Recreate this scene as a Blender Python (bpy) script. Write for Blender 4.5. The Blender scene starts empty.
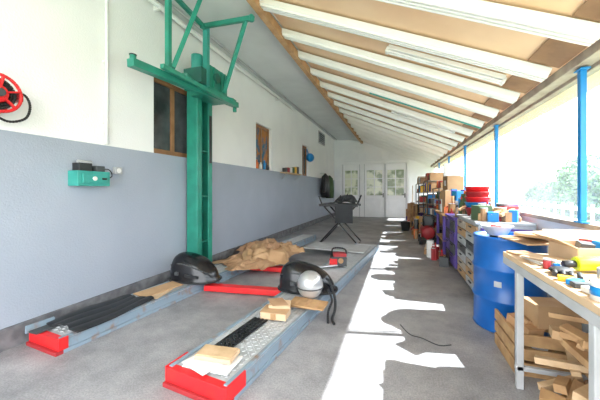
import bpy, bmesh, math, random
from mathutils import Matrix, Vector, Euler, noise
random.seed(7)
scene = bpy.context.scene
C = bpy.context.collection

# ------------------------------------------------------------ materials
def mat(name, col, rough=0.6, metal=0.0, col2=None, nscale=6.0, bump=0.0, bscale=40.0, lo=0.35, hi=0.65, spec=0.5):
    m = bpy.data.materials.new(name); m.use_nodes = True
    nt = m.node_tree; n = nt.nodes; l = nt.links
    b = n['Principled BSDF']
    b.inputs['Base Color'].default_value = (*col, 1)
    b.inputs['Roughness'].default_value = rough
    b.inputs['Metallic'].default_value = metal
    b.inputs['Specular IOR Level'].default_value = spec
    tc = n.new('ShaderNodeTexCoord')
    if col2 is None:
        col2 = tuple(c*0.82 for c in col)
    no = n.new('ShaderNodeTexNoise'); no.inputs['Scale'].default_value = nscale
    no.inputs['Detail'].default_value = 6
    l.new(tc.outputs['Object'], no.inputs['Vector'])
    r = n.new('ShaderNodeValToRGB')
    r.color_ramp.elements[0].position = lo; r.color_ramp.elements[0].color = (*col, 1)
    r.color_ramp.elements[1].position = hi; r.color_ramp.elements[1].color = (*col2, 1)
    l.new(no.outputs['Fac'], r.inputs['Fac']); l.new(r.outputs['Color'], b.inputs['Base Color'])
    if bump > 0:
        n2 = n.new('ShaderNodeTexNoise'); n2.inputs['Scale'].default_value = bscale; n2.inputs['Detail'].default_value = 4
        l.new(tc.outputs['Object'], n2.inputs['Vector'])
        bp = n.new('ShaderNodeBump'); bp.inputs['Strength'].default_value = bump; bp.inputs['Distance'].default_value = 0.02
        l.new(n2.outputs['Fac'], bp.inputs['Height']); l.new(bp.outputs['Normal'], b.inputs['Normal'])
    return m

M = {}
M['white'] = mat('wall_white', (0.91,0.91,0.90), 0.8, col2=(0.86,0.86,0.86), nscale=1.5, bump=0.2, bscale=60)
M['greyw'] = mat('wall_grey_paint', (0.37,0.41,0.48), 0.5, col2=(0.33,0.37,0.44), nscale=1.2, bump=0.2, bscale=70)
M['kerb'] = mat('kerb_dark', (0.10,0.10,0.11), 0.8, col2=(0.2,0.2,0.21), nscale=9)
M['soffit'] = mat('soffit_grey', (0.68,0.70,0.71), 0.8, col2=(0.62,0.64,0.65), nscale=2)
M['ply'] = mat('plywood', (0.90,0.64,0.42), 0.7, col2=(0.83,0.56,0.35), nscale=1.6)
M['brown'] = mat('brown_board', (0.34,0.19,0.10), 0.7, col2=(0.24,0.13,0.07), nscale=5)
M['timber'] = mat('timber', (0.55,0.33,0.17), 0.7, col2=(0.42,0.23,0.11), nscale=7)
M['wintimber'] = mat('window_timber', (0.26,0.12,0.05), 0.6, col2=(0.34,0.17,0.08), nscale=7)
M['greytimber'] = mat('weathered_timber', (0.34,0.27,0.22), 0.85, col2=(0.48,0.41,0.33), nscale=6)
M['paintw'] = mat('white_enamel', (0.92,0.92,0.91), 0.4, col2=(0.87,0.87,0.86), nscale=3)
M['seam'] = mat('shadow_seam', (0.22,0.22,0.22), 0.7)
M['tube'] = mat('glass_tube', (0.95,0.95,0.95), 0.2)
M['green'] = mat('lift_green', (0.025,0.28,0.20), 0.38, col2=(0.02,0.21,0.155), nscale=5)
M['greend'] = mat('lift_green_dark', (0.015,0.13,0.10), 0.5)
M['teal'] = mat('teal_box', (0.04,0.34,0.29), 0.4)
M['black'] = mat('black_plastic', (0.012,0.012,0.014), 0.35, col2=(0.02,0.02,0.022))
M['gloss'] = mat('black_gloss', (0.006,0.006,0.008), 0.2, col2=(0.010,0.010,0.012))
M['rubber'] = mat('black_rubber', (0.010,0.011,0.013), 0.55, col2=(0.02,0.022,0.025))
M['red'] = mat('red_paint', (0.72,0.015,0.02), 0.4, col2=(0.58,0.025,0.02), nscale=12, lo=.45, hi=.75)
M['redd'] = mat('dark_red', (0.38,0.025,0.03), 0.5)
M['orange'] = mat('orange_plastic', (0.85,0.18,0.03), 0.4)
M['steel'] = mat('galvanised_steel', (0.56,0.58,0.60), 0.42, 0.25, col2=(0.42,0.43,0.44), nscale=14)
M['rampblue'] = mat('ramp_blue_grey', (0.25,0.33,0.40), 0.45, 0.15, col2=(0.28,0.19,0.14), nscale=11, lo=.54, hi=.74)
M['chrome'] = mat('silver', (0.60,0.61,0.62), 0.28, 0.6, col2=(0.52,0.53,0.54))
M['blue'] = mat('drum_blue', (0.005,0.12,0.45), 0.32, col2=(0.005,0.09,0.34), nscale=4)
M['bluep'] = mat('post_blue', (0.005,0.22,0.56), 0.4)
M['purple'] = mat('purple_paint', (0.10,0.06,0.30), 0.5)
M['card'] = mat('cardboard', (0.50,0.32,0.17), 0.85, col2=(0.42,0.25,0.13), nscale=4)
M['cardl'] = mat('cardboard_light', (0.64,0.46,0.29), 0.85, col2=(0.56,0.39,0.24), nscale=4)
M['kraft'] = mat('kraft_paper', (0.44,0.27,0.15), 0.75, col2=(0.34,0.19,0.10), nscale=5)
M['paper'] = mat('paper', (0.82,0.81,0.78), 0.8)
M['wood'] = mat('raw_wood', (0.52,0.32,0.15), 0.7, col2=(0.36,0.20,0.09), nscale=10)
M['woodl'] = mat('pale_wood', (0.64,0.45,0.27), 0.7, col2=(0.50,0.33,0.18), nscale=10)
M['yellow'] = mat('yellow_plastic', (0.62,0.70,0.02), 0.4)
M['ygold'] = mat('golden_yellow', (0.78,0.44,0.02), 0.45)
M['lgrey'] = mat('light_grey_metal', (0.46,0.47,0.48), 0.5)
M['dgrey'] = mat('dark_grey_metal', (0.06,0.065,0.07), 0.5)
M['olive'] = mat('olive_cloth', (0.08,0.13,0.06), 0.9)
M['foliage'] = mat('foliage', (0.03,0.10,0.02), 0.7, col2=(0.07,0.18,0.03), nscale=2)
M['bark'] = mat('bark', (0.16,0.11,0.07), 0.9)
M['grass'] = mat('grass', (0.14,0.22,0.09), 0.95, col2=(0.28,0.29,0.24), nscale=0.6)
M['glassd'] = mat('dark_glass', (0.03,0.033,0.036), 0.08, col2=(0.11,0.12,0.13), nscale=2)  # lighter grey patches paint a soft reflection into the pane colour
M['winpic'] = mat('stained_pane', (0.45,0.18,0.05), 0.2, col2=(0.05,0.15,0.24), nscale=5, lo=.42, hi=.58)

def floor_mat():
    m = bpy.data.materials.new('floor_concrete'); m.use_nodes = True
    nt = m.node_tree; n = nt.nodes; l = nt.links; b = n['Principled BSDF']
    tc = n.new('ShaderNodeTexCoord')
    a = n.new('ShaderNodeTexNoise'); a.inputs['Scale'].default_value = 1.6; a.inputs['Detail'].default_value = 9; a.inputs['Roughness'].default_value=.7
    c = n.new('ShaderNodeTexNoise'); c.inputs['Scale'].default_value = 90; c.inputs['Detail'].default_value = 3
    l.new(tc.outputs['Object'], a.inputs['Vector']); l.new(tc.outputs['Object'], c.inputs['Vector'])
    r = n.new('ShaderNodeValToRGB'); r.color_ramp.elements[0].position=.32; r.color_ramp.elements[0].color=(.19,.19,.20,1)
    r.color_ramp.elements[1].position=.66; r.color_ramp.elements[1].color=(.41,.40,.41,1)
    l.new(a.outputs['Fac'], r.inputs['Fac'])
    r2 = n.new('ShaderNodeValToRGB'); r2.color_ramp.elements[0].position=.35; r2.color_ramp.elements[0].color=(.75,.75,.75,1)
    r2.color_ramp.elements[1].position=.65; r2.color_ramp.elements[1].color=(1.12,1.12,1.12,1)
    l.new(c.outputs['Fac'], r2.inputs['Fac'])
    mx = n.new('ShaderNodeMix'); mx.data_type='RGBA'; mx.blend_type='MULTIPLY'; mx.inputs['Factor'].default_value=.8
    l.new(r.outputs['Color'], mx.inputs['A']); l.new(r2.outputs['Color'], mx.inputs['B'])
    l.new(mx.outputs['Result'], b.inputs['Base Color'])
    b.inputs['Roughness'].default_value=.5
    bp = n.new('ShaderNodeBump'); bp.inputs['Strength'].default_value=.12; bp.inputs['Distance'].default_value=.005
    l.new(c.outputs['Fac'], bp.inputs['Height']); l.new(bp.outputs['Normal'], b.inputs['Normal'])
    return m
M['floor'] = floor_mat()

def plastic_mat():
    m = bpy.data.materials.new('clear_plastic_sheet'); m.use_nodes = True
    nt = m.node_tree; n = nt.nodes; l = nt.links
    for x in list(n):
        if x.type != 'OUTPUT_MATERIAL': n.remove(x)
    out = [x for x in n if x.type=='OUTPUT_MATERIAL'][0]
    t = n.new('ShaderNodeBsdfTransparent'); t.inputs['Color'].default_value=(.86,.92,.96,1)
    tr = n.new('ShaderNodeBsdfTranslucent'); tr.inputs['Color'].default_value=(.62,.74,.85,1)
    d = n.new('ShaderNodeBsdfDiffuse'); d.inputs['Color'].default_value=(.7,.8,.88,1)
    g = n.new('ShaderNodeBsdfGlossy'); g.inputs['Roughness'].default_value=.12
    m1 = n.new('ShaderNodeMixShader'); m1.inputs[0].default_value=.5; l.new(tr.outputs[0], m1.inputs[1]); l.new(d.outputs[0], m1.inputs[2])
    m2 = n.new('ShaderNodeMixShader'); m2.inputs[0].default_value=.08; l.new(m1.outputs[0], m2.inputs[1]); l.new(g.outputs[0], m2.inputs[2])
    no = n.new('ShaderNodeTexNoise'); no.inputs['Scale'].default_value=1.6; no.inputs['Detail'].default_value=4
    tc = n.new('ShaderNodeTexCoord'); l.new(tc.outputs['Object'], no.inputs['Vector'])
    mr = n.new('ShaderNodeMapRange'); mr.inputs['From Min'].default_value=.3; mr.inputs['From Max'].default_value=.7
    mr.inputs['To Min'].default_value=.10; mr.inputs['To Max'].default_value=.28
    l.new(no.outputs['Fac'], mr.inputs['Value'])
    m3 = n.new('ShaderNodeMixShader'); l.new(mr.outputs[0], m3.inputs[0]); l.new(t.outputs[0], m3.inputs[1]); l.new(m2.outputs[0], m3.inputs[2])
    l.new(m3.outputs[0], out.inputs['Surface'])
    return m
M['plastic'] = plastic_mat()

# ------------------------------------------------------------ builder
class B:
    def __init__(s, name, bevel=0.0, pre=None):
        s.name=name; s.bm=bmesh.new(); s.mats=[]; s.bevel=bevel; s.pre=pre or Matrix.Identity(4)
    def mi(s,k):
        if k not in s.mats: s.mats.append(k)
        return s.mats.index(k)
    def _set(s, verts, k, smooth=False):
        i=s.mi(k); fs=set()
        for v in verts:
            for f in v.link_faces: fs.add(f)
        for f in fs: f.material_index=i; f.smooth=smooth
    def box(s, c, d, k, rot=(0,0,0)):
        m = s.pre @ Matrix.Translation(c) @ Euler(rot).to_matrix().to_4x4() @ Matrix.Diagonal((*d,1))
        r = bmesh.ops.create_cube(s.bm, size=1, matrix=m); s._set(r['verts'],k); return s
    def bb(s, x0,x1,y0,y1,z0,z1,k):
        return s.box(((x0+x1)/2,(y0+y1)/2,(z0+z1)/2),(abs(x1-x0),abs(y1-y0),abs(z1-z0)),k)
    def cyl(s, p0, p1, r, k, r2=None, seg=16, caps=True):
        p0=Vector(p0); p1=Vector(p1); v=p1-p0
        q=v.to_track_quat('Z','Y').to_matrix().to_4x4()
        m=s.pre @ Matrix.Translation((p0+p1)/2) @ q
        rr=bmesh.ops.create_cone(s.bm, cap_ends=caps, segments=seg, radius1=r, radius2=r if r2 is None else r2, depth=v.length, matrix=m)
        s._set(rr['verts'],k,False)
        for v_ in rr['verts']:
            for f in v_.link_faces:
                if len(f.verts)==4: f.smooth=True
        return s
    def bar(s, p0, p1, w, h, k, roll=0):
        p0=Vector(p0); p1=Vector(p1); v=p1-p0
        q=v.to_track_quat('Y','Z').to_matrix().to_4x4()
        m=s.pre @ Matrix.Translation((p0+p1)/2) @ q @ Matrix.Rotation(roll,4,'Y') @ Matrix.Diagonal((w,v.length,h,1))
        r=bmesh.ops.create_cube(s.bm,size=1,matrix=m); s._set(r['verts'],k); return s
    def sph(s, c, d, k, rot=(0,0,0), seg=24, cut=None):
        m = s.pre @ Matrix.Translation(c) @ Euler(rot).to_matrix().to_4x4() @ Matrix.Diagonal((*d,1))
        r=bmesh.ops.create_uvsphere(s.bm,u_segments=seg,v_segments=seg//2,radius=.5,matrix=m); s._set(r['verts'],k,True)
        return s
    def lathe(s, c, prof, k, seg=28, rot=(0,0,0)):
        m = s.pre @ Matrix.Translation(c) @ Euler(rot).to_matrix().to_4x4()
        rings=[]
        for (r,z) in prof:
            rings.append([s.bm.verts.new(m@Vector((max(r,1e-4)*math.cos(2*math.pi*i/seg),max(r,1e-4)*math.sin(2*math.pi*i/seg),z))) for i in range(seg)])
        ix=s.mi(k)
        for a,b in zip(rings,rings[1:]):
            for i in range(seg):
                f=s.bm.faces.new((a[i],a[(i+1)%seg],b[(i+1)%seg],b[i])); f.material_index=ix; f.smooth=True
        return s
    def prism(s, pts, vec, k):
        vec=Vector(vec)
        a=[s.bm.verts.new(s.pre@Vector(p)) for p in pts]; b=[s.bm.verts.new(s.pre@(Vector(p)+vec)) for p in pts]
        i=s.mi(k); n=len(pts)
        fs=[s.bm.faces.new(a[::-1]), s.bm.faces.new(b)]
        for j in range(n): fs.append(s.bm.faces.new((a[j],a[(j+1)%n],b[(j+1)%n],b[j])))
        for f in fs: f.material_index=i
        return s
    def tube(s, pts, r, k, seg=8):
        P=[Vector(p) for p in pts]; Q=[]
        for i in range(len(P)-1):
            a=P[max(i-1,0)];b=P[i];c=P[i+1];d=P[min(i+2,len(P)-1)]
            for t in [j/6 for j in range(6)]:
                Q.append(.5*((2*b)+(c-a)*t+(2*a-5*b+4*c-d)*t*t+(3*b-a-3*c+d)*t**3))
        Q.append(P[-1])
        for a,b in zip(Q,Q[1:]):
            if (b-a).length>1e-4: s.cyl(a,b,r,k,seg=seg)
        return s
    def done(s, fix=True):
        if fix: bmesh.ops.recalc_face_normals(s.bm, faces=s.bm.faces[:])
        me=bpy.data.meshes.new(s.name); s.bm.to_mesh(me); s.bm.free()
        for k in s.mats: me.materials.append(M[k])
        o=bpy.data.objects.new(s.name,me); C.objects.link(o)
        if s.bevel>0:
            b=o.modifiers.new('bevel','BEVEL'); b.width=s.bevel; b.segments=2; b.limit_method='ANGLE'; b.angle_limit=math.radians(50)
        return o

# ------------------------------------------------------------ room shell
WX=-3.05; RX=1.5; FY=14.4; Y0=-1.2; SOFX=-1.63
TOPW=3.85; SOFZ=3.72
b=B('floor'); b.bb(WX-.3,RX+.1,Y0,FY+.3,-.1,0,'floor'); b.done()
wins=[(3.0,3.85),(5.9,6.75),(9.25,9.95)]; WZ0,WZ1=1.80,2.84
b=B('wall_left')
b.bb(WX-.3,WX,Y0,FY,0,1.79,'greyw')
b.bb(WX-.3,WX,Y0,FY,WZ1,TOPW,'white')
ys=[Y0]+[v for w in wins for v in w]+[FY]
for i in range(0,len(ys),2): b.bb(WX-.3,WX,ys[i],ys[i+1],1.79,WZ1,'white')
b.done()
b=B('baseboard_left'); b.bb(WX,WX+.035,Y0,FY,0,.17,'kerb'); b.done()
for i,(a,c) in enumerate(wins):
    b=B('window_%d'%(i+1), .004)
    x=WX-.10; fw=.065
    b.bb(x-.03,x+.03,a,a+fw,WZ0,WZ1,'wintimber'); b.bb(x-.03,x+.03,c-fw,c,WZ0,WZ1,'wintimber')
    b.bb(x-.03,x+.03,a+fw,c-fw,WZ0,WZ0+fw,'wintimber'); b.bb(x-.03,x+.03,a+fw,c-fw,WZ1-fw,WZ1,'wintimber')
    b.bb(x-.025,x+.025,(a+c)/2-.035,(a+c)/2+.035,WZ0+fw,WZ1-fw,'wintimber')
    b.bb(x-.008,x+.004,a+fw,c-fw,WZ0+fw,WZ1-fw,'glassd' if i!=1 else 'winpic')
    b.done()
b=B('window_4',.004); b.bb(WX,WX+.03,11.3,12.3,3.2,3.7,'lgrey'); b.bb(WX+.03,WX+.04,11.36,12.24,3.25,3.65,'glassd')
for k in range(5): b.box((WX+.045,11.8,3.3+.08*k),(.02,.86,.012),'lgrey')
b.done()
b=B('wall_far')
b.prism([(WX-.3,FY,0),(RX+.1,FY,0),(RX+.1,FY,2.5),(SOFX,FY,SOFZ+.05),(WX-.3,FY,TOPW)],(0,.25,0),'white'); b.done()
b=B('wall_right'); b.bb(RX,RX+.12,Y0,FY,0,.98,'white'); b.bb(RX-.03,RX+.15,Y0,FY,.98,1.02,'greytimber'); b.done()
b=B('ceiling')
b.prism([(WX-.3,Y0,TOPW),(SOFX,Y0,SOFZ),(SOFX,Y0,SOFZ+.06),(WX-.3,Y0,TOPW+.06)],(0,FY-Y0+.2,0),'soffit')
def zr(x): return SOFZ+(x-SOFX)*(2.42-SOFZ)/(1.35-SOFX)
b.prism([(SOFX,Y0,SOFZ+.01),(1.75,Y0,zr(1.75)+.01),(1.75,Y0,zr(1.75)+.07),(SOFX,Y0,SOFZ+.07)],(0,FY-Y0+.2,0),'ply')
b.done()
dirv=Vector((1.33-SOFX,0,zr(1.33)-SOFZ)).normalized()
nrm=Vector((dirv.z,0,-dirv.x))
if nrm.z>0: nrm=-nrm
b=B('roof_rafter',.004)
k=-4
while True:
    y=3.31+.73*k
    if y>FY-.2: break
    if y>Y0+.1:
        p0=Vector((SOFX-.02,y,SOFZ)); p1=Vector((1.34,y,zr(1.34)))
        b.bar(p0+nrm*.045,p1+nrm*.045,.13,.07,'paintw')
        for o in (-.045,.0,.045):
            b.bar(p0+nrm*.092+Vector((0,o,0)),p1+nrm*.092+Vector((0,o,0)),.020,.030,'paintw')
        for o in (-.0225,.0225):
            b.bar(p0+nrm*.0815+Vector((0,o,0)),p1+nrm*.0815+Vector((0,o,0)),.020,.004,'seam')
        if k in (3,): b.bar(p0+nrm*.115+dirv*1.3,p1+nrm*.115,.03,.02,'teal')
    k+=1
b.done()
b=B('trim_1',.004)
for k in range(-4,16):
    y=3.31+.73*k+.365
    if y>Y0 and y<FY-.1:
        b.bar(Vector((1.14,y,zr(1.14)))+nrm*.004,Vector((1.38,y,zr(1.38)))+nrm*.004,.58,.01,'brown')
b.done()
b=B('purlin',.006); b.bb(SOFX-.09,SOFX-.0,Y0,FY,SOFZ-.16,SOFZ-.03,'timber'); b.done()
b=B('eaves_beam',.006)
b.bb(1.40,1.52,Y0,FY,2.33,2.42,'greytimber'); b.bb(1.52,1.6,Y0,FY,2.30,2.46,'greytimber')
b.done()
def tubelamp(y,xa,xb):
    b=B('fluorescent_lamp',.004)
    p0=Vector((xa,y,zr(xa))); p1=Vector((xb,y,zr(xb)))
    b.bar(p0+nrm*.03,p1+nrm*.03,.10,.05,'paintw')
    for o in (-.028,.028):
        b.cyl(p0+nrm*.075+Vector((0,o,0)),p1+nrm*.075+Vector((0,o,0)),.013,'tube',seg=10)
    for p in (p0,p1): b.bar(p+nrm*.06-dirv*.015,p+nrm*.06+dirv*.015,.1,.06,'paintw')
    return b.done()
tubelamp(3.68,-.1,1.1); tubelamp(6.6,-.1,1.1)
b=B('ceiling_pipe'); b.cyl((WX+.1,Y0,TOPW-.16),(WX+.1,8.2,TOPW-.16),.028,'paintw')
for y in (1,3,5,7): b.box((WX+.06,y,TOPW-.16),(.12,.03,.07),'paintw')
b.cyl((WX+.16,Y0,TOPW-.06),(WX+.16,14.2,TOPW-.06),.02,'lgrey')
b.done()
b=B('wall_pipe'); b.cyl((WX+.025,2.33,1.80),(WX+.025,2.33,TOPW-.02),.017,'paintw')
for z in (2.0,2.7,3.4): b.box((WX+.015,2.33,z),(.03,.06,.02),'paintw')
b.done()

b=B('window_5')
n=120
bm=b.bm; ix=b.mi('plastic'); prev=None
for i in range(n*2+1):
    y=Y0+(FY-Y0)*i/(n*2)
    x=RX+.06+.012*math.sin(y*5.1)+.008*math.sin(y*13.7)
    cur=(bm.verts.new((x,y,1.0)),bm.verts.new((x+.01*math.sin(y*7),y,2.36)))
    if prev:
        f=bm.faces.new((prev[0],cur[0],cur[1],prev[1])); f.material_index=ix; f.smooth=True
    prev=cur
b.done(False)
for y in (.82,3.07,5.32,7.57,9.82,12.07):
    b=B('blue_post',.005); b.box((RX-.035,y,1.675),(.045,.05,1.28),'bluep')
    b.box((RX-.035,y,2.31),(.07,.11,.015),'bluep'); b.box((RX-.035,y,1.03),(.07,.11,.015),'bluep')
    b.cyl((RX-.02,y+.06,1.03),(RX-.02,y+.06,2.31),.010,'bluep',seg=8); b.done()

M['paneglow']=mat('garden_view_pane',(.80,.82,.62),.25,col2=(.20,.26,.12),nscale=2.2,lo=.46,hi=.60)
def door(name,x0,x1,pane,full=True):
    b=B(name,.006); y=FY
    b.bb(x0,x1,y-.05,y-.003,0,2.55,'paintw')
    w=.1
    for (a,c,z0,z1) in ((x0,x0+w,0,2.55),(x1-w,x1,0,2.55),(x0+w,x1-w,0,.2),(x0+w,x1-w,.92,1.05),(x0+w,x1-w,2.25,2.55)):
        b.bb(a,c,y-.08,y-.05,z0,z1,'paintw')
    b.bb(x0+w,x1-w,y-.06,y-.048,1.05,2.25,pane)
    b.bb((x0+x1)/2-.02,(x0+x1)/2+.02,y-.075,y-.06,1.05,2.25,'paintw')
    for z in (1.43,1.83): b.bb(x0+w,x1-w,y-.075,y-.06,z,z+.03,'paintw')
    b.bb(x0+w+.08,x1-w-.08,y-.06,y-.05,.28,.84,'paintw')
    b.bb(x0-.004,x0+.014,y-.084,y-.05,0,2.55,'lgrey'); b.bb(x1-.014,x1+.004,y-.084,y-.05,0,2.55,'lgrey')
    if full:
        b.bb(x1-.08,x1-.03,y-.09,y-.08,.95,1.15,'dgrey'); b.cyl((x1-.06,y-.08,1.08),(x1-.06,y-.14,1.08),.014,'dgrey'); b.cyl((x1-.06,y-.135,1.08),(x1-.20,y-.135,1.08),.014,'dgrey')
    b.done()
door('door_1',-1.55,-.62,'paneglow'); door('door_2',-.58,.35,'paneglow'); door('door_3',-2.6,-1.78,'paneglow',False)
b=B('trim_2',.005)
b.bb(-2.75,.5,FY-.07,FY-.002,2.57,2.70,'paintw'); b.bb(-1.75,-1.57,FY-.1,FY-.002,0,2.57,'paintw'); b.bb(.37,.5,FY-.1,FY-.002,0,2.57,'paintw'); b.bb(-2.75,-2.62,FY-.1,FY-.002,0,2.57,'paintw')
for x in (-2.2,-1.1,-.1):
    h=3.15 if x<-.5 else 2.98
    b.bb(x-.36,x+.36,FY-.02,FY-.002,2.76,h,'paintw'); b.bb(x-.34,x+.34,FY-.03,FY-.02,2.79,h-.03,'white')
b.done()

# ------------------------------------------------------------ car lift
b=B('car_lift',.006)
cx,cy=-2.92,3.77
b.box((cx,cy,.012),(.2,.42,.024),'green')
b.box((cx-.08,cy,1.45),(.03,.36,2.86),'green')
b.box((cx,cy-.17,1.45),(.18,.025,2.86),'green'); b.box((cx,cy+.17,1.45),(.18,.025,2.86),'green')
b.box((cx+.09,cy-.13,1.45),(.02,.10,2.86),'green'); b.box((cx+.09,cy+.13,1.45),(.02,.10,2.86),'green')
b.cyl((cx,cy,.03),(cx,cy,2.8),.03,'greend',seg=12)
b.box((cx+.104,cy+.13,2.1),(.008,.06,.75),'black')
for z in (.5,1.2,1.9): b.box((cx+.0,cy,z),(.15,.32,.02),'green')
b.box((cx+.12,cy,2.95),(.46,.44,.32),'green'); b.box((cx+.22,cy-.02,2.72),(.34,.52,.1),'green')
b.box((cx+.2,cy-.32,2.9),(.30,.2,.22),'greend'); b.cyl((cx+.2,cy-.32,3.0),(cx+.2,cy-.32,3.22),.08,'teal')
b.cyl((cx+.36,cy-.1,2.95),(cx+.40,cy-.1,2.95),.07,'greend',seg=20)
for o in (-.14,0.05,.14): b.box((cx+.36,cy+o,2.95),(.02,.03,.3),'green')
b.bar((-2.5,2.17,2.56),(-2.5,4.15,2.68),.09,.08,'green'); b.bar((-2.38,2.45,2.62),(-2.4,4.0,2.62),.05,.05,'green')
for y in (2.2,4.1): b.cyl((-2.5,y,2.56),(-2.5,y,2.64),.03,'green'); b.cyl((-2.5,y,2.64),(-2.5,y,2.65),.035,'rubber')
b.bar((-2.8,3.5,2.78),(-2.5,2.9,2.68),.12,.1,'green'); b.bar((-2.8,3.95,2.78),(-2.45,4.0,2.68),.12,.1,'green')
b.bar((-2.5,2.67,2.68),(-2.5,2.67,3.72),.055,.055,'green')
b.bar((-2.48,2.72,2.72),(-2.28,2.98,3.68),.05,.05,'green')
b.bar((-2.6,3.5,2.75),(-2.6,3.5,3.66),.07,.07,'teal')
b.bar((-2.65,3.45,3.62),(-1.75,3.32,3.50),.05,.06,'green'); b.cyl((-1.78,3.32,3.46),(-1.78,3.32,3.54),.03,'green')
b.bar((-1.87,3.34,3.51),(-2.45,3.72,2.75),.045,.055,'green')
b.bar((-2.5,2.67,3.6),(-2.6,3.5,3.6),.05,.05,'green')
b.done()

# ------------------------------------------------------------ ramps
def ramp(name, ox, oy, w, L, side, sk, h, endred=.2, deck='steel'):
    R=Matrix.Translation((ox,oy,0))@Matrix.Rotation(-math.atan(sk),4,'Z')
    b=B(name,.004,R)
    b.bb(0,w,0,L,h-.012,h,deck)
    for x in (0,w-.03):
        b.bb(x,x+.03,.0,L,.03,h+.012,side)
        b.bb(x-.012,x+.042,.0,L,.0,.03,side)
    b.bb(0,w,-.02,0,.03,h+.005,'red'); b.bb(-.014,0,-.02,endred,.03,h+.014,'red'); b.bb(w,w+.014,-.02,endred,.03,h+.014,'red')
    b.bb(0,w,-.02,.035,h,h+.006,'red')
    b.bb(-.014,w+.014,-.04,endred*.3,.0,.03,'redd')
    for k in range(7): b.bb(.03,w-.03,.3+k*(L-.5)/6,.36+k*(L-.5)/6,.02,h-.012,side)
    y=.08; j=0
    while y<L-.05:
        nx=int((w-.09)/.04)
        for i in range(nx):
            x=.06+i*.04
            b.box((x,y,h+.0015),(.026,.008,.005),'chrome',(0,0,math.radians(45 if (i+j)%2 else -45)))
        y+=.036; j+=1
    return b,R,h
b,RN,RH=ramp('vehicle_ramp',-1.455,1.56,.49,5.0,'rampblue',.115,.115,.17)
b.done()
b,RL,_=ramp('vehicle_ramp',-2.93,1.60,.40,5.8,'rampblue',.085,.115,.05)
b.done()
b=B('ramp_crossbeam',.005)
b.bar((-2.35,3.16,.05),(-1.30,3.30,.05),.12,.07,'red'); 
b.done()
b=B('ramp_crossbeam',.005)
b.bar((-2.26,4.2,.05),(-1.2,4.3,.05),.12,.07,'red'); b.done()

def onN(u,v,z=0): return RN@Vector((u,v,RH+.006+z))
def onL(u,v,z=0): return RL@Vector((u,v,RH+.006+z))
b=B('wooden_board_stack',.003,RN)
b.box((.24,.16,RH+.012),(.34,.22,.008),'paper',(0,0,.15)); b.box((.2,.12,RH+.022),(.24,.2,.006),'paper',(0,0,-.2))
b.box((.24,.2,RH+.042),(.27,.15,.03),'cardl',(0,0,.2)); b.box((.24,.2,RH+.060),(.25,.13,.006),'woodl',(0,0,.25))
b.done()
b=B('perforated_rubber_strip',.002,RN)
for i in range(4): b.box((.12+i*.04,.56,RH+.015),(.022,.58,.012),'rubber')
for j in range(14): b.box((.18,.295+j*.041,RH+.015),(.142,.020,.012),'rubber')
b.done()
def openbox(b,c,w,d,h,k,kr=0,t=.006,flaps=True):
    x,y,z=c
    Rm=Matrix.Rotation(kr,4,'Z')
    def bx(o,dd,rot=(0,0,0)):
        p=Rm@Vector(o); b.box((x+p.x,y+p.y,z+p.z),dd,k,(rot[0],rot[1],kr))
    bx((0,0,t/2),(w,d,t))
    bx((-w/2,0,h/2),(t,d,h)); bx((w/2,0,h/2),(t,d,h)); bx((0,-d/2,h/2),(w,t,h)); bx((0,d/2,h/2),(w,t,h))
    if flaps:
        bx((-w/2-.05,0,h+.02),(.11,d,t),(0,.45,0)) ; bx((w/2+.05,0,h+.02),(.11,d,t),(0,-.45,0))
        bx((0,d/2+.04,h+.03),(w,.11,t),(.6,0,0))
b=B('cardboard_box',.003,RN)
b.box((.27,.96,RH+.042),(.24,.17,.06),'cardl',(0,0,.2)); b.box((.27,.96,RH+.075),(.25,.18,.006),'card',(0,0,.2)); b.box((.29,.873,RH+.042),(.05,.004,.058),'wood',(0,0,.2))
b.box((.27,1.04,RH+.095),(.2,.14,.03),'cardl',(.05,.05,.4)); b.box((.25,1.03,RH+.118),(.16,.16,.004),'kraft',(.1,.1,.9))
b.done()
b=B('wooden_tray',.003,RN); b.box((.46,1.28,RH+.050),(.36,.22,.014),'wood',(0,.03,.1)); b.box((.42,1.30,RH+.027),(.26,.16,.030),'wood',(0,0,.1))
for o in (-.1,0,.1): b.box((.46+o,1.28,RH+.060-.03*o),(.03,.18,.006),'timber',(0,.03,.1))
b.done()

def fairing(name,c,L,W,H,rz,seed=0):
    """moulded glossy black shell: rounded-box dome with rolled lip, seam and vents"""
    R=Matrix.Translation(c)@Euler((0,0,rz)).to_matrix().to_4x4()
    b=B(name,0,R); bm=b.bm; nu,nv=40,14; ix=b.mi('gloss'); rings=[]
    def sp(v,p): return math.copysign(abs(v)**p,v)
    for j in range(nv+1):
        e=j/nv*math.pi/2; ring=[]
        ce=math.cos(e)**.72; se=math.sin(e)**.9
        for i in range(nu):
            a=2*math.pi*i/nu
            x=L/2*sp(math.cos(a),.8)*ce; y=W/2*sp(math.sin(a),.8)*ce
            z=H*se*(1-.22*(x/(L/2)))
            x-=.06*L*se
            if j==0: x*=1.05; y*=1.05
            ring.append(bm.verts.new(R@Vector((x,y,z+.004))))
        rings.append(ring)
    for a_,b_ in zip(rings,rings[1:]):
        for i in range(nu):
            f=bm.faces.new((a_[i],a_[(i+1)%nu],b_[(i+1)%nu],b_[i])); f.smooth=True; f.material_index=ix
    pts=[(L/2*sp(math.cos(a),.8)*1.05,W/2*sp(math.sin(a),.8)*1.05,.014) for a in [2*math.pi*i/24 for i in range(25)]]
    b.tube(pts,.012,'rubber')
    b.tube([(L*.50,-W*.25,H*.25),(L*.22,-W*.45,H*.55),(-L*.15,-W*.42,H*.72),(-L*.45,-W*.25,H*.60)],.008,'dgrey')
    b.box((L*.1,-W*.5,H*.28),(L*.28,.02,.03),'rubber',(0,0.1,0)); b.box((-L*.22,-W*.48,H*.36),(.05,.03,.04),'dgrey')
    return b
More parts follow.
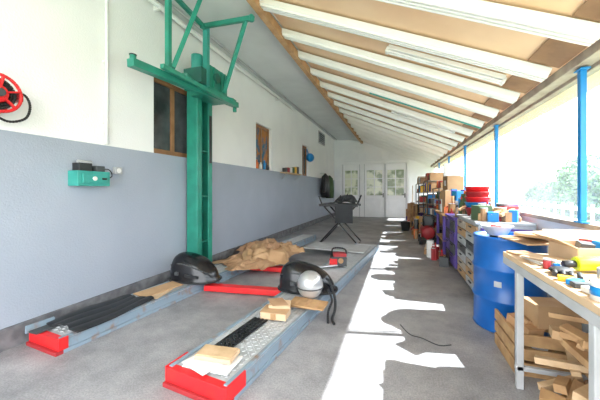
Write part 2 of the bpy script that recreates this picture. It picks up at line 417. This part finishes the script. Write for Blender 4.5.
q=onL(.27,1.60,.006); h=fairing('motorcycle_fairing',(q.x,q.y,q.z),.64,.40,.33,.12); h.done()
q=onN(.24,1.76,.006); h=fairing('motorcycle_fairing',(q.x,q.y,q.z),.66,.38,.31,.15); h.done()
p=onN(.41,1.44,.012)
b=B('silver_helmet'); 
b.lathe((p.x,p.y,p.z+.175),[(.0,.135),(.04,.130),(.078,.112),(.112,.078),(.13,.035),(.135,.0),(.132,-.04),(.12,-.08),(.10,-.11),(.08,-.118)],'chrome',rot=(.15,.1,0))
b.tube([(p.x+.136*math.cos(a),p.y+.136*math.sin(a),p.z+.145) for a in [i*6.283/16 for i in range(17)]],.006,'dgrey'); b.done()
b=B('black_strap'); b.tube([(p.x+.14,p.y+.16,p.z+.2),(p.x+.2,p.y+.1,p.z+.16),(p.x+.26,p.y+.03,p.z+.04),(p.x+.27,p.y-.02,p.z-.06),(p.x+.26,p.y-.1,.014),(p.x+.30,p.y-.2,.014)],.014,'rubber')
b.tube([(p.x+.17,p.y+.1,p.z+.10),(p.x+.23,p.y+.02,p.z+.02),(p.x+.22,p.y-.10,p.z-.05),(p.x+.24,p.y-.2,.014)],.012,'rubber'); b.done()

def flatmat(name,u0,v0,W,L,k,rz,amp=.018,n=6):
    b=B(name,0,RL@Matrix.Translation((u0,v0,RH+.02))@Matrix.Rotation(rz,4,'Z')); bm=b.bm; ix=b.mi(k); g=[]
    N=60
    for i in range(N+1):
        u=i/N; row=[]
        for j in range(9):
            v=j/8
            z=amp*abs(math.sin(u*math.pi*n))+.012*math.sin(v*5+u*3)
            row.append(bm.verts.new(b.pre@Vector((u*W-W/2,(v-.5)*L*(1+.06*math.sin(u*9)),z+.012))))
        g.append(row)
    for i in range(N):
        for j in range(8):
            f=bm.faces.new((g[i][j],g[i+1][j],g[i+1][j+1],g[i][j+1])); f.material_index=ix
    o=b.done(False); s=o.modifiers.new('solid','SOLIDIFY'); s.thickness=.012; return o
flatmat('rubber_floor_mat',.22,.46,.43,.74,'rubber',.06,.010,4)
b=B('cardboard_sheet',.002,RL); b.box((.2,1.10,RH+.03),(.20,.5,.010),'card',(0,.05,-.1)); b.box((.3,1.02,RH+.018),(.14,.3,.006),'cardl',(0,0,.3)); b.done()
b=B('metal_bracket',.002,RL); b.box((.05,.03,RH+.04),(.02,.20,.06),'rampblue',(0,.1,0)); b.box((.10,.03,RH+.018),(.1,.16,.015),'dgrey',(0,.0,.1)); b.done()

def crumple(b,c,sx,sy,sz,k,seed,rz=0,n=26,tilt=0,smooth=False):
    R=Matrix.Translation(c)@Euler((tilt,0,rz)).to_matrix().to_4x4(); bm=b.bm; ix=b.mi(k); g=[]
    for i in range(n+1):
        row=[]
        for j in range(n+1):
            u=i/n*2-1; v=j/n*2-1; r=max(0,1-max(abs(u),abs(v))**4)
            q=Vector((u*1.2+seed,v*1.2-seed,seed*.37))
            ridge=1-abs(noise.noise(q))*2.4; f2=1-abs(noise.noise(q*2.6+Vector((5,1,2))))*2.2
            z=sz*max(0,(.50*ridge+.34*f2+.12))*(.2+.8*r)
            jx=noise.noise(q*2)*.12*sx; jy=noise.noise(q*2+Vector((9,9,9)))*.10*sy
            row.append(bm.verts.new(R@Vector((u*sx/2+jx,v*sy/2+jy,max(z,.004)))))
        g.append(row)
    for i in range(n):
        for j in range(n):
            a,b1,c1,d=g[i][j],g[i+1][j],g[i+1][j+1],g[i][j+1]
            for t in (((a,b1,c1),(a,c1,d)) if (i+j)%2 else ((a,b1,d),(b1,c1,d))):
                f=bm.faces.new(t); f.material_index=ix; f.smooth=smooth
    return b
b=B('kraft_paper_heap')
for (u,v,sx,sy,sz,r,k,sd) in ((.40,3.1,.95,1.6,.15,-.05,'kraft',3.1),(.50,3.0,.75,1.0,.25,.4,'card',7.3),(.25,3.5,.8,.9,.27,-.3,'kraft',11.2),(.50,2.5,.7,.6,.12,.7,'kraft',4.4),(.6,3.6,.5,.6,.2,.9,'card',14.4)):
    q=onL(u,v,.002); crumple(b,q,sx,sy,sz,k,sd,r,30,0,True)
b.done()
b=B('plywood_board',.003); b.box((-1.15,5.8,.145),(1.2,.7,.022),'lgrey',(0,0,-.1)); b.done()
b=B('chainsaw',.008); q=Vector((-.88,4.45,.13))
b.box((q.x,q.y,q.z+.08),(.24,.2,.14),'dgrey',(0,0,.3)); b.box((q.x+.02,q.y,q.z+.17),(.2,.14,.06),'redd',(0,0,.3)); b.box((q.x-.05,q.y-.11,q.z+.08),(.12,.02,.1),'red',(0,0,.3))
b.tube([(q.x-.1,q.y,q.z+.15),(q.x-.08,q.y,q.z+.26),(q.x+.1,q.y,q.z+.26),(q.x+.12,q.y,q.z+.15)],.015,'black'); b.cyl((q.x+.06,q.y-.09,q.z+.1),(q.x+.06,q.y-.12,q.z+.1),.04,'card'); b.bar((q.x,q.y-.1,q.z+.03),(q.x-.25,q.y-.3,q.z+.03),.07,.02,'chrome'); b.done()

# ------------------------------------------------------------ wall items
b=B('hose_reel',.004)
rx,ry,rz=WX+.14,1.33,2.03
b.bb(WX,WX+.025,ry-.1,ry+.1,rz-.15,rz+.15,'red')
b.cyl((WX+.02,ry,rz),(rx+.12,ry,rz),.03,'dgrey')
b.cyl((rx-.07,ry,rz),(rx+.07,ry,rz),.07,'red',seg=24)
def ring(x,R,r,k,n=24):
    for i in range(n):
        a=2*math.pi*i/n; c=2*math.pi*(i+1)/n
        b.cyl((x,ry+R*math.cos(a),rz+R*math.sin(a)),(x,ry+R*math.cos(c),rz+R*math.sin(c)),r,k,seg=8)
for i in range(6): ring(rx-.055+i*.022,.088,.012,'rubber'); ring(rx-.055+i*.022,.110,.012,'rubber')
for xx in (rx-.08,rx+.08):
    ring(xx,.140,.012,'red')
    for a in range(6): b.bar((xx,ry,rz),(xx,ry+.138*math.cos(a*1.047+.3),rz+.138*math.sin(a*1.047+.3)),.035,.012,'red')
    b.cyl((xx-.012,ry,rz),(xx+.012,ry,rz),.06,'red',seg=24)
b.cyl((rx+.09,ry,rz),(rx+.115,ry,rz),.028,'orange')
b.bb(WX+.02,rx+.05,ry+.13,ry+.17,rz-.02,rz+.03,'redd')
b.tube([(rx,ry+.11,rz+.03),(rx,ry+.20,rz+.05),(rx,ry+.24,rz-.03),(rx,ry+.21,rz-.14),(rx,ry+.10,rz-.19),(rx,ry+.0,rz-.15)],.010,'black'); b.cyl((rx,ry+.0,rz-.15),(rx,ry-.06,rz-.12),.016,'dgrey',r2=.008)
b.done()
b=B('wall_phone_box',.008)
b.bb(WX,WX+.14,1.95,2.28,1.34,1.49,'teal'); b.bb(WX+.14,WX+.16,1.99,2.24,1.37,1.46,'teal'); b.cyl((WX+.16,2.1,1.415),(WX+.175,2.1,1.415),.022,'paper'); b.box((WX+.165,2.2,1.415),(.01,.05,.02),'black')
b.bb(WX,WX+.1,1.99,2.12,1.49,1.57,'black'); b.bb(WX,WX+.12,2.15,2.24,1.49,1.55,'dgrey'); b.cyl((WX+.06,2.0,1.58),(WX+.06,2.14,1.58),.02,'lgrey')
b.tube([(WX+.05,2.24,1.52),(WX+.05,2.34,1.52),(WX+.04,2.38,1.45),(WX+.04,2.28,1.41)],.006,'black'); b.done()
b=B('power_socket',.005); b.bb(WX,WX+.04,2.42,2.51,1.48,1.56,'lgrey'); b.cyl((WX+.04,2.465,1.52),(WX+.046,2.465,1.52),.028,'paper'); b.done()
for (y,z,k,s) in ((11.6,1.95,'black',1.),(12.4,1.9,'olive',.9)):
    b=B('hanging_jacket'); x=WX+.22
    b.lathe((x,y,z-.95),[(.0,0),(.17,.0),(.19,.3),(.17,.65),(.14,.85),(.05,.95),(0.02,.98)],k,seg=14)
    b.cyl((x,y-.16,z-.15),(x,y-.24,z-.75),.06,k,seg=10); b.cyl((x,y+.16,z-.15),(x,y+.24,z-.75),.06,k,seg=10); b.cyl((WX,y,z+.03),(x,y,z+.03),.012,'chrome'); b.done()
b=B('hanging_bag'); b.sph((WX+.17,9.6,2.42),(.28,.35,.3),'bluep'); b.tube([(WX+.1,9.5,2.5),(WX+.05,9.6,2.72),(WX+.1,9.7,2.5)],.012,'bluep'); b.done()
b=B('sill_bottles',.002)
for y,h,k in ((6.0,.2,'orange'),(6.2,.15,'paper'),(6.4,.22,'bluep'),(6.6,.12,'dgrey')):
    b.cyl((WX-.03,y,1.80),(WX-.03,y,1.80+h*.7),.035,k,seg=12); b.cyl((WX-.03,y,1.80+h*.7),(WX-.03,y,1.8+h),.018,k,seg=10)
b.done()
b=B('wall_shelf',.004); b.bb(WX,WX+.2,7.3,8.6,1.76,1.79,'woodl')
for y in (7.4,8.5): b.bar((WX+.01,y,1.6),(WX+.18,y,1.76),.02,.02,'lgrey')
for i,k in enumerate(('dgrey','redd','paper','olive','ygold','black')): b.box((WX+.09,7.45+i*.2,1.79+.06+.01*i),(.1,.13,.12+.02*i),k)
b.done()

# ------------------------------------------------------------ black folding stand
b=B('folding_work_stand',.003)
sx,sy=-1.35,7.1
for o in (-.28,.28):
    b.cyl((sx-.46,sy+o,.02),(sx+.34,sy+o,.90),.018,'black',seg=10); b.cyl((sx+.46,sy+o,.02),(sx-.34,sy+o,.90),.018,'black',seg=10)
    b.bar((sx-.46,sy+o,.93),(sx+.46,sy+o,.93),.04,.05,'black')
for x in (-.46,.46): b.cyl((sx+x,sy-.3,.02),(sx+x,sy+.3,.02),.018,'black',seg=10)
for x in (-.34,.34): b.cyl((sx+x,sy-.3,.90),(sx+x,sy+.3,.90),.018,'black',seg=10)
b.box((sx-.3,sy,.97),(.32,.7,.03),'black',(0,-.15,0)); b.box((sx+.2,sy,.95),(.5,.6,.03),'dgrey',(0,.05,0))
b.cyl((sx,sy-.3,.45),(sx,sy+.3,.45),.015,'chrome',seg=8)
b.bar((sx-.45,sy-.1,.96),(sx-.52,sy-.1,1.15),.03,.03,'black'); b.bar((sx+.4,sy+.1,.94),(sx+.50,sy+.05,1.18),.03,.03,'black')
b.done()
b=B('black_tarp'); crumple(b,(sx+.15,sy,.975),.50,.56,.26,'rubber',5.2,0,14); b.box((sx+.14,sy-.33,.74),(.42,.02,.44),'rubber',(.1,0,0)); b.done()

# ------------------------------------------------------------ near bench
KK=['card','cardl','paper','redd','dgrey','olive','wood','bluep','orange','lgrey','purple','ygold','timber','black','brown','redd']
def clutter(name,x0,x1,y0,y1,z,n,hmax,seed,s=1.0,kk=None):
    rnd=random.Random(seed); b=B(name,.003)
    for i in range(n):
        x=rnd.uniform(x0+.06*s,x1-.06*s); y=rnd.uniform(y0+.06*s,y1-.06*s); t=rnd.random(); k=rnd.choice(kk or KK); h=rnd.uniform(.05*s,hmax)
        if t<.45: b.box((x,y,z+h/2),(rnd.uniform(.07,.18)*s,rnd.uniform(.07,.2)*s,h),k,(0,0,rnd.uniform(-.5,.5)))
        elif t<.75:
            r=rnd.uniform(.03,.07)*s; b.cyl((x,y,z),(x,y,z+h),r,k,seg=14); b.cyl((x,y,z+h),(x,y,z+h+.01),r*1.05,'lgrey',seg=14)
        elif t<.85:
            b.cyl((x,y,z),(x,y,z+h*.7),.035*s,k,seg=12); b.cyl((x,y,z+h*.7),(x,y,z+h),.035*s,k,r2=.012,seg=12); b.cyl((x,y,z+h),(x,y,z+h+.04*s),.012*s,'red',seg=8)
        else: b.bar((x-.12*s,y-.1*s,z+.02+h*.3),(x+.08*s,y+.12*s,z+.04+h*.5),.04*s,.03*s,k)
    return b.done()
b=B('workbench',.004)
tx0,tx1,ty0,ty1,tz=.73,1.43,.75,2.5,.85
b.bb(tx0,tx1,ty0,ty1,tz-.035,tz,'cardl')
b.bb(tx0,tx0+.03,ty0,ty1,tz-.085,tz-.035,'lgrey'); b.bb(tx1-.03,tx1,ty0,ty1,tz-.085,tz-.035,'lgrey')
for y in (ty0+.02,1.46,2.25):
    for x in (tx0+.005,tx1-.045): b.bb(x,x+.04,y,y+.04,0,tz-.035,'lgrey')
    b.bb(tx0,tx1,y,y+.03,.12,.15,'lgrey')
b.done()
b=B('cardboard_box',.002); openbox(b,(1.16,2.28,tz+.002),.36,.28,.11,'cardl',.1)
for i,(x,y,k) in enumerate(((1.08,2.25,'dgrey'),(1.18,2.3,'bluep'),(1.26,2.26,'paper'),(1.15,2.36,'redd'))): b.box((x,y,tz+.07),(.07,.06,.12),k,(.2,.1,i*.6))
b.done()
b=B('cardboard_box',.002); openbox(b,(1.26,1.98,tz+.002),.20,.16,.14,'paper',-.2,flaps=False); b.done()
b=B('spray_can'); b.cyl((1.36,2.56,tz-.03),(1.36,2.56,tz+.19),.035,'dgrey',seg=16); b.cyl((1.36,2.56,tz+.19),(1.36,2.56,tz+.25),.034,'bluep',r2=.028,seg=16); b.cyl((1.36,2.56,tz+.25),(1.36,2.56,tz+.27),.012,'paper'); b.done()
gz=tz+.045
b=B('angle_grinder',.006); gx,gy=.99,1.76
b.cyl((gx-.02,gy,gz),(gx+.16,gy+.04,gz+.01),.030,'yellow',seg=14); b.cyl((gx+.16,gy+.04,gz+.01),(gx+.27,gy+.06,gz+.02),.027,'black',seg=14)
b.cyl((gx-.06,gy,gz-.03),(gx-.06,gy,gz+.035),.032,'chrome',seg=14); b.cyl((gx-.06,gy,gz-.04),(gx-.06,gy,gz-.03),.06,'dgrey',seg=20); b.bar((gx-.02,gy-.03,gz),(gx+.02,gy-.14,gz+.02),.03,.03,'black'); b.done()
b=B('cordless_drill',.006); gx,gy=1.02,1.99
b.cyl((gx-.1,gy,gz+.0),(gx+.1,gy+.04,gz+.01),.038,'yellow',seg=14); b.cyl((gx-.16,gy-.01,gz-.005),(gx-.1,gy,gz+.0),.02,'black',seg=12); b.bar((gx+.06,gy,gz+.0),(gx+.08,gy-.11,gz-.01),.04,.05,'black'); b.box((gx+.09,gy-.13,gz-.02),(.10,.06,.05),'yellow'); b.done()
b=B('glove_pair'); b.sph((.83,1.93,tz+.02),(.12,.09,.035),'rubber',(0,0,.4))
for i in range(4): b.cyl((.80+.026*i,1.92-.02*i,tz+.02),(.77+.026*i,1.85-.02*i,tz+.014),.012,'rubber',seg=8)
b.done()
b=B('paper_stack',.002)
for i in range(7): b.box((.85+.01*(i%3),2.18,tz+.004+i*.005),(.16,.18,.004),'paper' if i%2 else 'cardl',(0,0,.12*i))
b.box((.82,2.42,tz+.008),(.14,.12,.012),'card',(0,0,.3)); b.done()
b=B('paint_can'); b.lathe((.80,1.52,tz),[(0,0),(.045,0),(.045,.07),(.041,.075),(.039,.068),(0,.068)],'paper'); b.cyl((.80,1.52,tz+.02),(.80,1.52,tz+.055),.046,'bluep'); b.done()
b=B('glue_bottle'); b.lathe((.93,1.50,tz),[(0,0),(.028,0),(.028,.07),(.012,.09),(.012,.10),(0,.10)],'paper'); b.cyl((.93,1.50,tz+.10),(.93,1.50,tz+.12),.012,'red',r2=.005); b.done()
b=B('sanding_block_pile',.003)
for i,(x,y,k) in enumerate(((.80,1.68,'dgrey'),(.90,1.62,'red'),(1.2,1.66,'ygold'),(1.32,1.74,'black'),(.79,1.78,'ygold'),(1.10,1.66,'paper'),(.84,1.40,'paper'),(.80,1.60,'paper'),(.87,1.55,'card'),(.87,1.69,'paper'),(.80,1.73,'bluep'))):
    b.box((x,y,tz+.012),(.07,.045,.024),k,(0,0,i*.7))
b.done()
clutter('bench_clutter',1.0,1.42,.95,1.6,tz,26,.10,41,.6,['paper','paper','card','dgrey','redd','ygold','bluep','lgrey','cardl'])
clutter('bench_clutter',.75,.92,2.00,2.09,tz,5,.05,42,.4)
clutter('bench_clutter',1.22,1.42,1.80,1.90,tz,5,.10,43,.5)
b=B('wood_offcut_pile',.003); rnd=random.Random(11)
for i in range(120):
    L=rnd.uniform(.15,.42); x=rnd.uniform(.90,1.3); y=rnd.uniform(1.25,2.2); z=.05+rnd.random()**1.3*.50
    b.box((x,y,z),(rnd.uniform(.03,.09),L*.8,rnd.uniform(.02,.05)),rnd.choice(['wood','wood','woodl','timber','card','brown','wood']),(rnd.uniform(-.25,.25),rnd.uniform(-.3,.3),rnd.uniform(-1.4,1.4)))
b.done()
b=B('wooden_crate',.003)
for z in (.05,.15,.25): 
    b.bb(.78,.80,2.42,2.88,z-.04,z+.04,'wood'); b.bb(.78,1.2,2.42,2.44,z-.04,z+.04,'wood'); b.bb(1.18,1.2,2.42,2.88,z-.04,z+.04,'wood')
b.bb(.78,1.2,2.42,2.88,0,.015,'wood')
b.box((.98,2.62,.3),(.3,.1,.05),'card',(.2,.3,.5)); b.box((.93,2.62,.22),(.1,.3,.05),'paper',(.2,.3,.2)); b.box((1.05,2.6,.4),(.28,.2,.16),'card',(.0,.0,.2)); b.box((.88,2.56,.28),(.12,.2,.12),'timber',(.2,.0,.4)); b.done()
b=B('fire_extinguisher'); b.lathe((.90,1.10,0),[(0,0),(.07,0),(.075,.02),(.075,.38),(.05,.45),(.02,.47),(0,.47)],'red'); b.box((.90,1.10,.5),(.03,.1,.05),'black'); b.tube([(.90,1.06,.5),(.90,.99,.45),(.90,1.01,.25)],.01,'black'); b.done()

b=B('oil_drum'); dx,dy=1.0,3.28; R=.285
b.lathe((dx,dy,0),[(0,.015),(R-.02,.015),(R,.0),(R+.008,.01),(R,.025),(R,.27),(R+.012,.285),(R+.012,.3),(R,.315),(R,.55),(R+.012,.565),(R+.012,.58),(R,.595),(R,.84),(R+.008,.855),(R,.868),(R-.02,.86),(R-.022,.845),(0,.845)],'blue',seg=48)
b.cyl((dx-.12,dy,.845),(dx-.12,dy,.86),.035,'dgrey')
for a in (4.1,4.2): b.box((dx+(R+.002)*math.cos(a),dy+(R+.002)*math.sin(a),.45),(.004,.03,.05),'lgrey',(0,0,a))
b.done()
b=B('mixing_tub'); b.lathe((.90,3.25,.87),[(0,.0),(.08,0),(.13,.09),(.135,.09),(.125,.085),(.075,.01),(0,.01)],'paper'); b.box((.92,3.25,.94),(.13,.07,.03),'redd',(0,.2,.4)); b.done()
b=B('cardboard_sheet',.002); b.box((1.15,2.94,.885),(.50,.42,.012),'card',(0,-.04,.2)); b.box((1.2,3.01,.91),(.3,.35,.03),'cardl',(0,0,.5)); b.box((1.05,2.81,.93),(.25,.2,.02),'wood',(0,.1,.9)); b.done()

def cabinet(name,x0,x1,y0,y1,h,body,fronts,n,cols=2):
    b=B(name,.004)
    b.bb(x0+.02,x1,y0,y1,.05,h-.03,body); b.bb(x0-.01,x1,y0-.01,y1+.01,h-.03,h,body)
    b.bb(x0+.05,x1-.05,y0+.05,y1-.05,0,.05,'dgrey')
    W=(y1-y0)/cols; H=(h-.12)/n
    for c in range(cols):
        for i in range(n):
            ya=y0+c*W+.01; yb=ya+W-.02; za=.07+i*H; zb=za+H-.015
            b.bb(x0,x0+.02,ya,yb,za,zb,fronts[(i+c)%len(fronts)])
            b.bb(x0-.02,x0,(ya+yb)/2-.06,(ya+yb)/2+.06,zb-.03,zb-.018,'dgrey')
    return b
b=cabinet('drawer_cabinet',.86,1.44,3.85,5.0,.93,'lgrey',['lgrey','card','greytimber','lgrey','dgrey'],7); 
for i in range(5): b.bb(.9,1.4,3.83,3.85,.1+i*.16,.22+i*.16,['lgrey','greytimber','lgrey','card','purple'][i])
b.done()
b=cabinet('tool_cabinet',.84,1.44,5.15,6.0,.86,'purple',['purple','dgrey'],4); b.done()
b=B('workbench',.004); b.bb(.8,1.44,6.15,7.25,.8,.84,'wood')
for y in (6.2,7.15):
    for x in (.82,1.38): b.bb(x,x+.05,y,y+.05,0,.8,'purple')
b.bb(.82,1.43,6.2,7.2,.3,.33,'wood'); b.done()
b=B('plastic_tub_stack')
for i,k in enumerate(('redd','bluep','red','redd','red')):
    b.lathe((1.08,4.78,.93+i*.075),[(0,0),(.12,0),(.155,.11),(.165,.112),(.165,.12),(.15,.12),(.11,.01),(0,.01)],k)
b.done()
def boxy(name,c,d,k,rz=0):
    b=B(name,.004); b.box(c,d,k,(0,0,rz)); 
    b.box((c[0],c[1],c[2]+d[2]/2+.002),(d[0]*.98,.05,.004),'paper' if k!='paper' else 'card',(0,0,rz)); b.box((c[0]-d[0]/2*math.cos(rz)-.001,c[1]-d[0]/2*math.sin(rz),c[2]),(.004,d[1]*.4,d[2]*.4),'paper' if k!='paper' else 'red',(0,0,rz)); return b.done()
clutter('bench_clutter',.9,1.42,3.9,4.6,.93,36,.20,1)
clutter('bench_clutter',.9,1.42,5.0,5.95,.86,40,.38,2)
clutter('bench_clutter',.84,1.42,6.2,7.2,.84,46,.48,3)
clutter('bench_clutter',.9,1.40,6.25,7.15,.33,14,.35,4)
clutter('floor_clutter',.50,.80,5.3,6.9,0,16,.38,8)
clutter('floor_clutter',.40,.85,8.2,9.4,0,26,.65,9)
clutter('floor_clutter',.30,.70,10.6,13.2,0,34,.85,10)
b=B('air_compressor',.004); ax,ay=.72,7.7
b.cyl((ax-.05,ay-.3,.3),(ax-.05,ay+.3,.3),.15,'redd',seg=24); b.sph((ax-.05,ay-.3,.3),(.30,.16,.30),'redd'); b.sph((ax-.05,ay+.3,.3),(.30,.16,.30),'redd')
b.box((ax-.05,ay,.47),(.26,.5,.02),'black'); b.box((ax-.05,ay-.12,.58),(.2,.2,.2),'dgrey'); b.cyl((ax-.05,ay-.05,.6),(ax-.05,ay+.22,.6),.09,'orange',seg=20)
for o in (-.22,.22):
    b.cyl((ax-.24,ay+o,.09),(ax-.19,ay+o,.09),.09,'rubber',seg=20); b.cyl((ax+.09,ay+o,.09),(ax+.14,ay+o,.09),.09,'rubber',seg=20); b.bar((ax-.2,ay+o,.09),(ax+.1,ay+o,.09),.03,.03,'dgrey'); b.bar((ax-.05,ay+o,.09),(ax-.05,ay+o,.2),.05,.05,'red')
b.tube([(ax-.15,ay-.3,.45),(ax-.15,ay-.42,.7),(ax+.05,ay-.42,.7),(ax+.05,ay-.3,.45)],.014,'black'); b.done()
def shelf(x0,x1,y0,y1,h,n,seed):
    b=B('shelving_unit',.003)
    for x in (x0,x1-.03):
        for y in (y0,y1-.03): b.bb(x,x+.03,y,y+.03,0,h,'dgrey')
    for i in range(n): b.bb(x0,x1,y0,y1,.1+i*(h-.1)/n,.125+i*(h-.1)/n,'greytimber')
    b.bb(x0,x1,y0,y1,h-.02,h,'greytimber')
    rnd=random.Random(seed)
    for i in range(n+1):
        z=.125+i*(h-.1)/n if i<n else h
        y=y0+.05; gap=(h-.1)/n-.06
        while y<y1-.2:
            w=rnd.uniform(.10,.24); hh=rnd.uniform(.4,.95)*gap
            if rnd.random()<.65: b.bb(x0+.03+rnd.uniform(0,.1),x1-.05,y,y+w,z+.001,z+hh,rnd.choice(KK))
            else: 
                b.cyl((x0+.15,y+w/2,z),(x0+.15,y+w/2,z+hh*.8),min(w/2,.11),rnd.choice(KK),seg=16); b.cyl((x0+.15,y+w/2,z+hh*.8),(x0+.15,y+w/2,z+hh*.84),min(w/2,.11)*1.04,'lgrey',seg=16)
            y+=w+.02
    return b.done()
shelf(.98,1.42,8.2,9.6,1.35,4,31); shelf(.85,1.42,9.8,11.3,1.60,4,32); shelf(.7,1.42,11.5,13.2,1.55,4,33)
b=B('storage_cupboard',.005); b.bb(1.06,1.42,7.35,8.1,.0,1.3,'lgrey'); b.bb(1.045,1.06,7.37,7.72,.05,1.27,'card'); b.bb(1.045,1.06,7.74,8.08,.05,1.27,'card'); b.cyl((1.03,7.69,.7),(1.03,7.69,.8),.01,'dgrey',seg=8); b.done()
boxy('cardboard_box',(1.22,7.62,1.46),(.34,.42,.32),'card',.1); boxy('cardboard_box',(1.2,7.66,1.775),(.34,.4,.3),'paper',-.1)
b=B('wooden_plank_stack',.003)
for i in range(8): b.box((.60+.012*(i%3),10.0+.05*(i%2),.04+.05*i),(.28,1.0,.04),['wood','woodl','timber'][i%3],(0,0,.03*(i%3-1)))
b.done()
b=B('bucket'); b.lathe((.22,9.9,0),[(0,0),(.11,0),(.15,.28),(.155,.28),(.14,.27),(.1,.01),(0,.01)],'dgrey'); b.tube([(.07,9.9,.27),(.22,9.8,.34),(.37,9.9,.27)],.006,'chrome'); b.done()
b=B('broom'); b.cyl((.6,14.0,.1),(.62,14.25,1.5),.014,'wood',seg=10); b.box((.6,13.98,.07),(.30,.07,.06),'redd'); 
for i in range(14): b.cyl((.46+i*.021,13.98,.0),(.46+i*.021,13.98,.05),.008,'black',seg=5)
b.done()
b=B('refuse_bin',.006); b.lathe((1.1,13.7,0),[(0,0),(.2,0),(.24,.6),(.26,.6),(.26,.63),(.1,.72),(0,.72)],'dgrey'); b.done()
b=B('electric_cable'); b.tube([(.02,2.95,.006),(.1,2.78,.006),(.2,2.74,.006),(.32,2.66,.006),(.42,2.70,.006)],.004,'dgrey'); b.done()

# ------------------------------------------------------------ exterior
b=B('ground'); b.bb(RX+.12,40,-25,60,-.2,-.06,'grass'); b.bb(-30,RX+.12,-25,Y0,-.2,-.06,'grass'); b.done()
def hedge(name,pts,nl,seed):
    rnd=random.Random(seed); b=B(name); bm=b.bm; ix=b.mi('foliage')
    for (x,y,r,h) in pts:
        b.cyl((x,y,-.1),(x,y,h*.6),.07,'bark',r2=.03,seg=8)
        for i in range(nl):
            a=rnd.uniform(0,6.283); u=rnd.uniform(-.1,1); q=rnd.random()**.3; lump=1+.25*noise.noise(Vector((a*1.5,u*3,x+y)))
            s=math.sqrt(max(0,1-u*u)); c=Vector((x+r*q*s*lump*math.cos(a),y+r*q*s*lump*math.sin(a),max(0,h*q*u*lump)+.02))
            d1=Vector((rnd.uniform(-1,1),rnd.uniform(-1,1),rnd.uniform(-1,1))).normalized(); d2=d1.orthogonal().normalized()*.10; d1=d1*.16
            f=bm.faces.new([bm.verts.new(c-d1),bm.verts.new(c+d2),bm.verts.new(c+d1),bm.verts.new(c-d2)]); f.material_index=ix
    return b.done(False)
rnd=random.Random(5)
hedge('garden_hedge',[(8.4+rnd.uniform(-.4,.4)+max(0,y-9)*.15,y,1.5,2.9+rnd.uniform(-.5,.9)-max(0,y-10)*.03) for y in (4,5.6,7.2,8.8,10.4,12,14,16,18.5,21,24,27,30)],2600,9)
b=B('garden_fence',.01)
for i in range(52):
    b.box((5.0,2+i*.5,.40),(.06,.06,1.0),'paper')
for z in (.3,.75): b.box((5.0,14.5,z),(.04,26,.12),'paper')
b.done()

# ------------------------------------------------------------ lights
w=bpy.data.worlds.new('World'); scene.world=w; w.use_nodes=True
bg=w.node_tree.nodes['Background']; bg.inputs['Color'].default_value=(.92,.955,1,1); bg.inputs['Strength'].default_value=2.9
sd=bpy.data.lights.new('sun','SUN'); sd.energy=11; sd.angle=math.radians(.6); sd.color=(1,.97,.93)
so=bpy.data.objects.new('sun',sd); C.objects.link(so)
tosun=Vector((1,.22,1.03)); so.rotation_euler=tosun.to_track_quat('Z','Y').to_euler(); so.location=(8,2,9)

cam=bpy.data.cameras.new('camera'); co=bpy.data.objects.new('camera',cam); C.objects.link(co)
co.location=(0,0,1.3); co.rotation_euler=(math.radians(90),0,math.radians(18.7))
cam.sensor_width=36; cam.lens=17.4; cam.shift_y=-10/600; cam.clip_start=.05
scene.camera=co
scene.view_settings.view_transform='Standard'
scene.view_settings.exposure=1.4
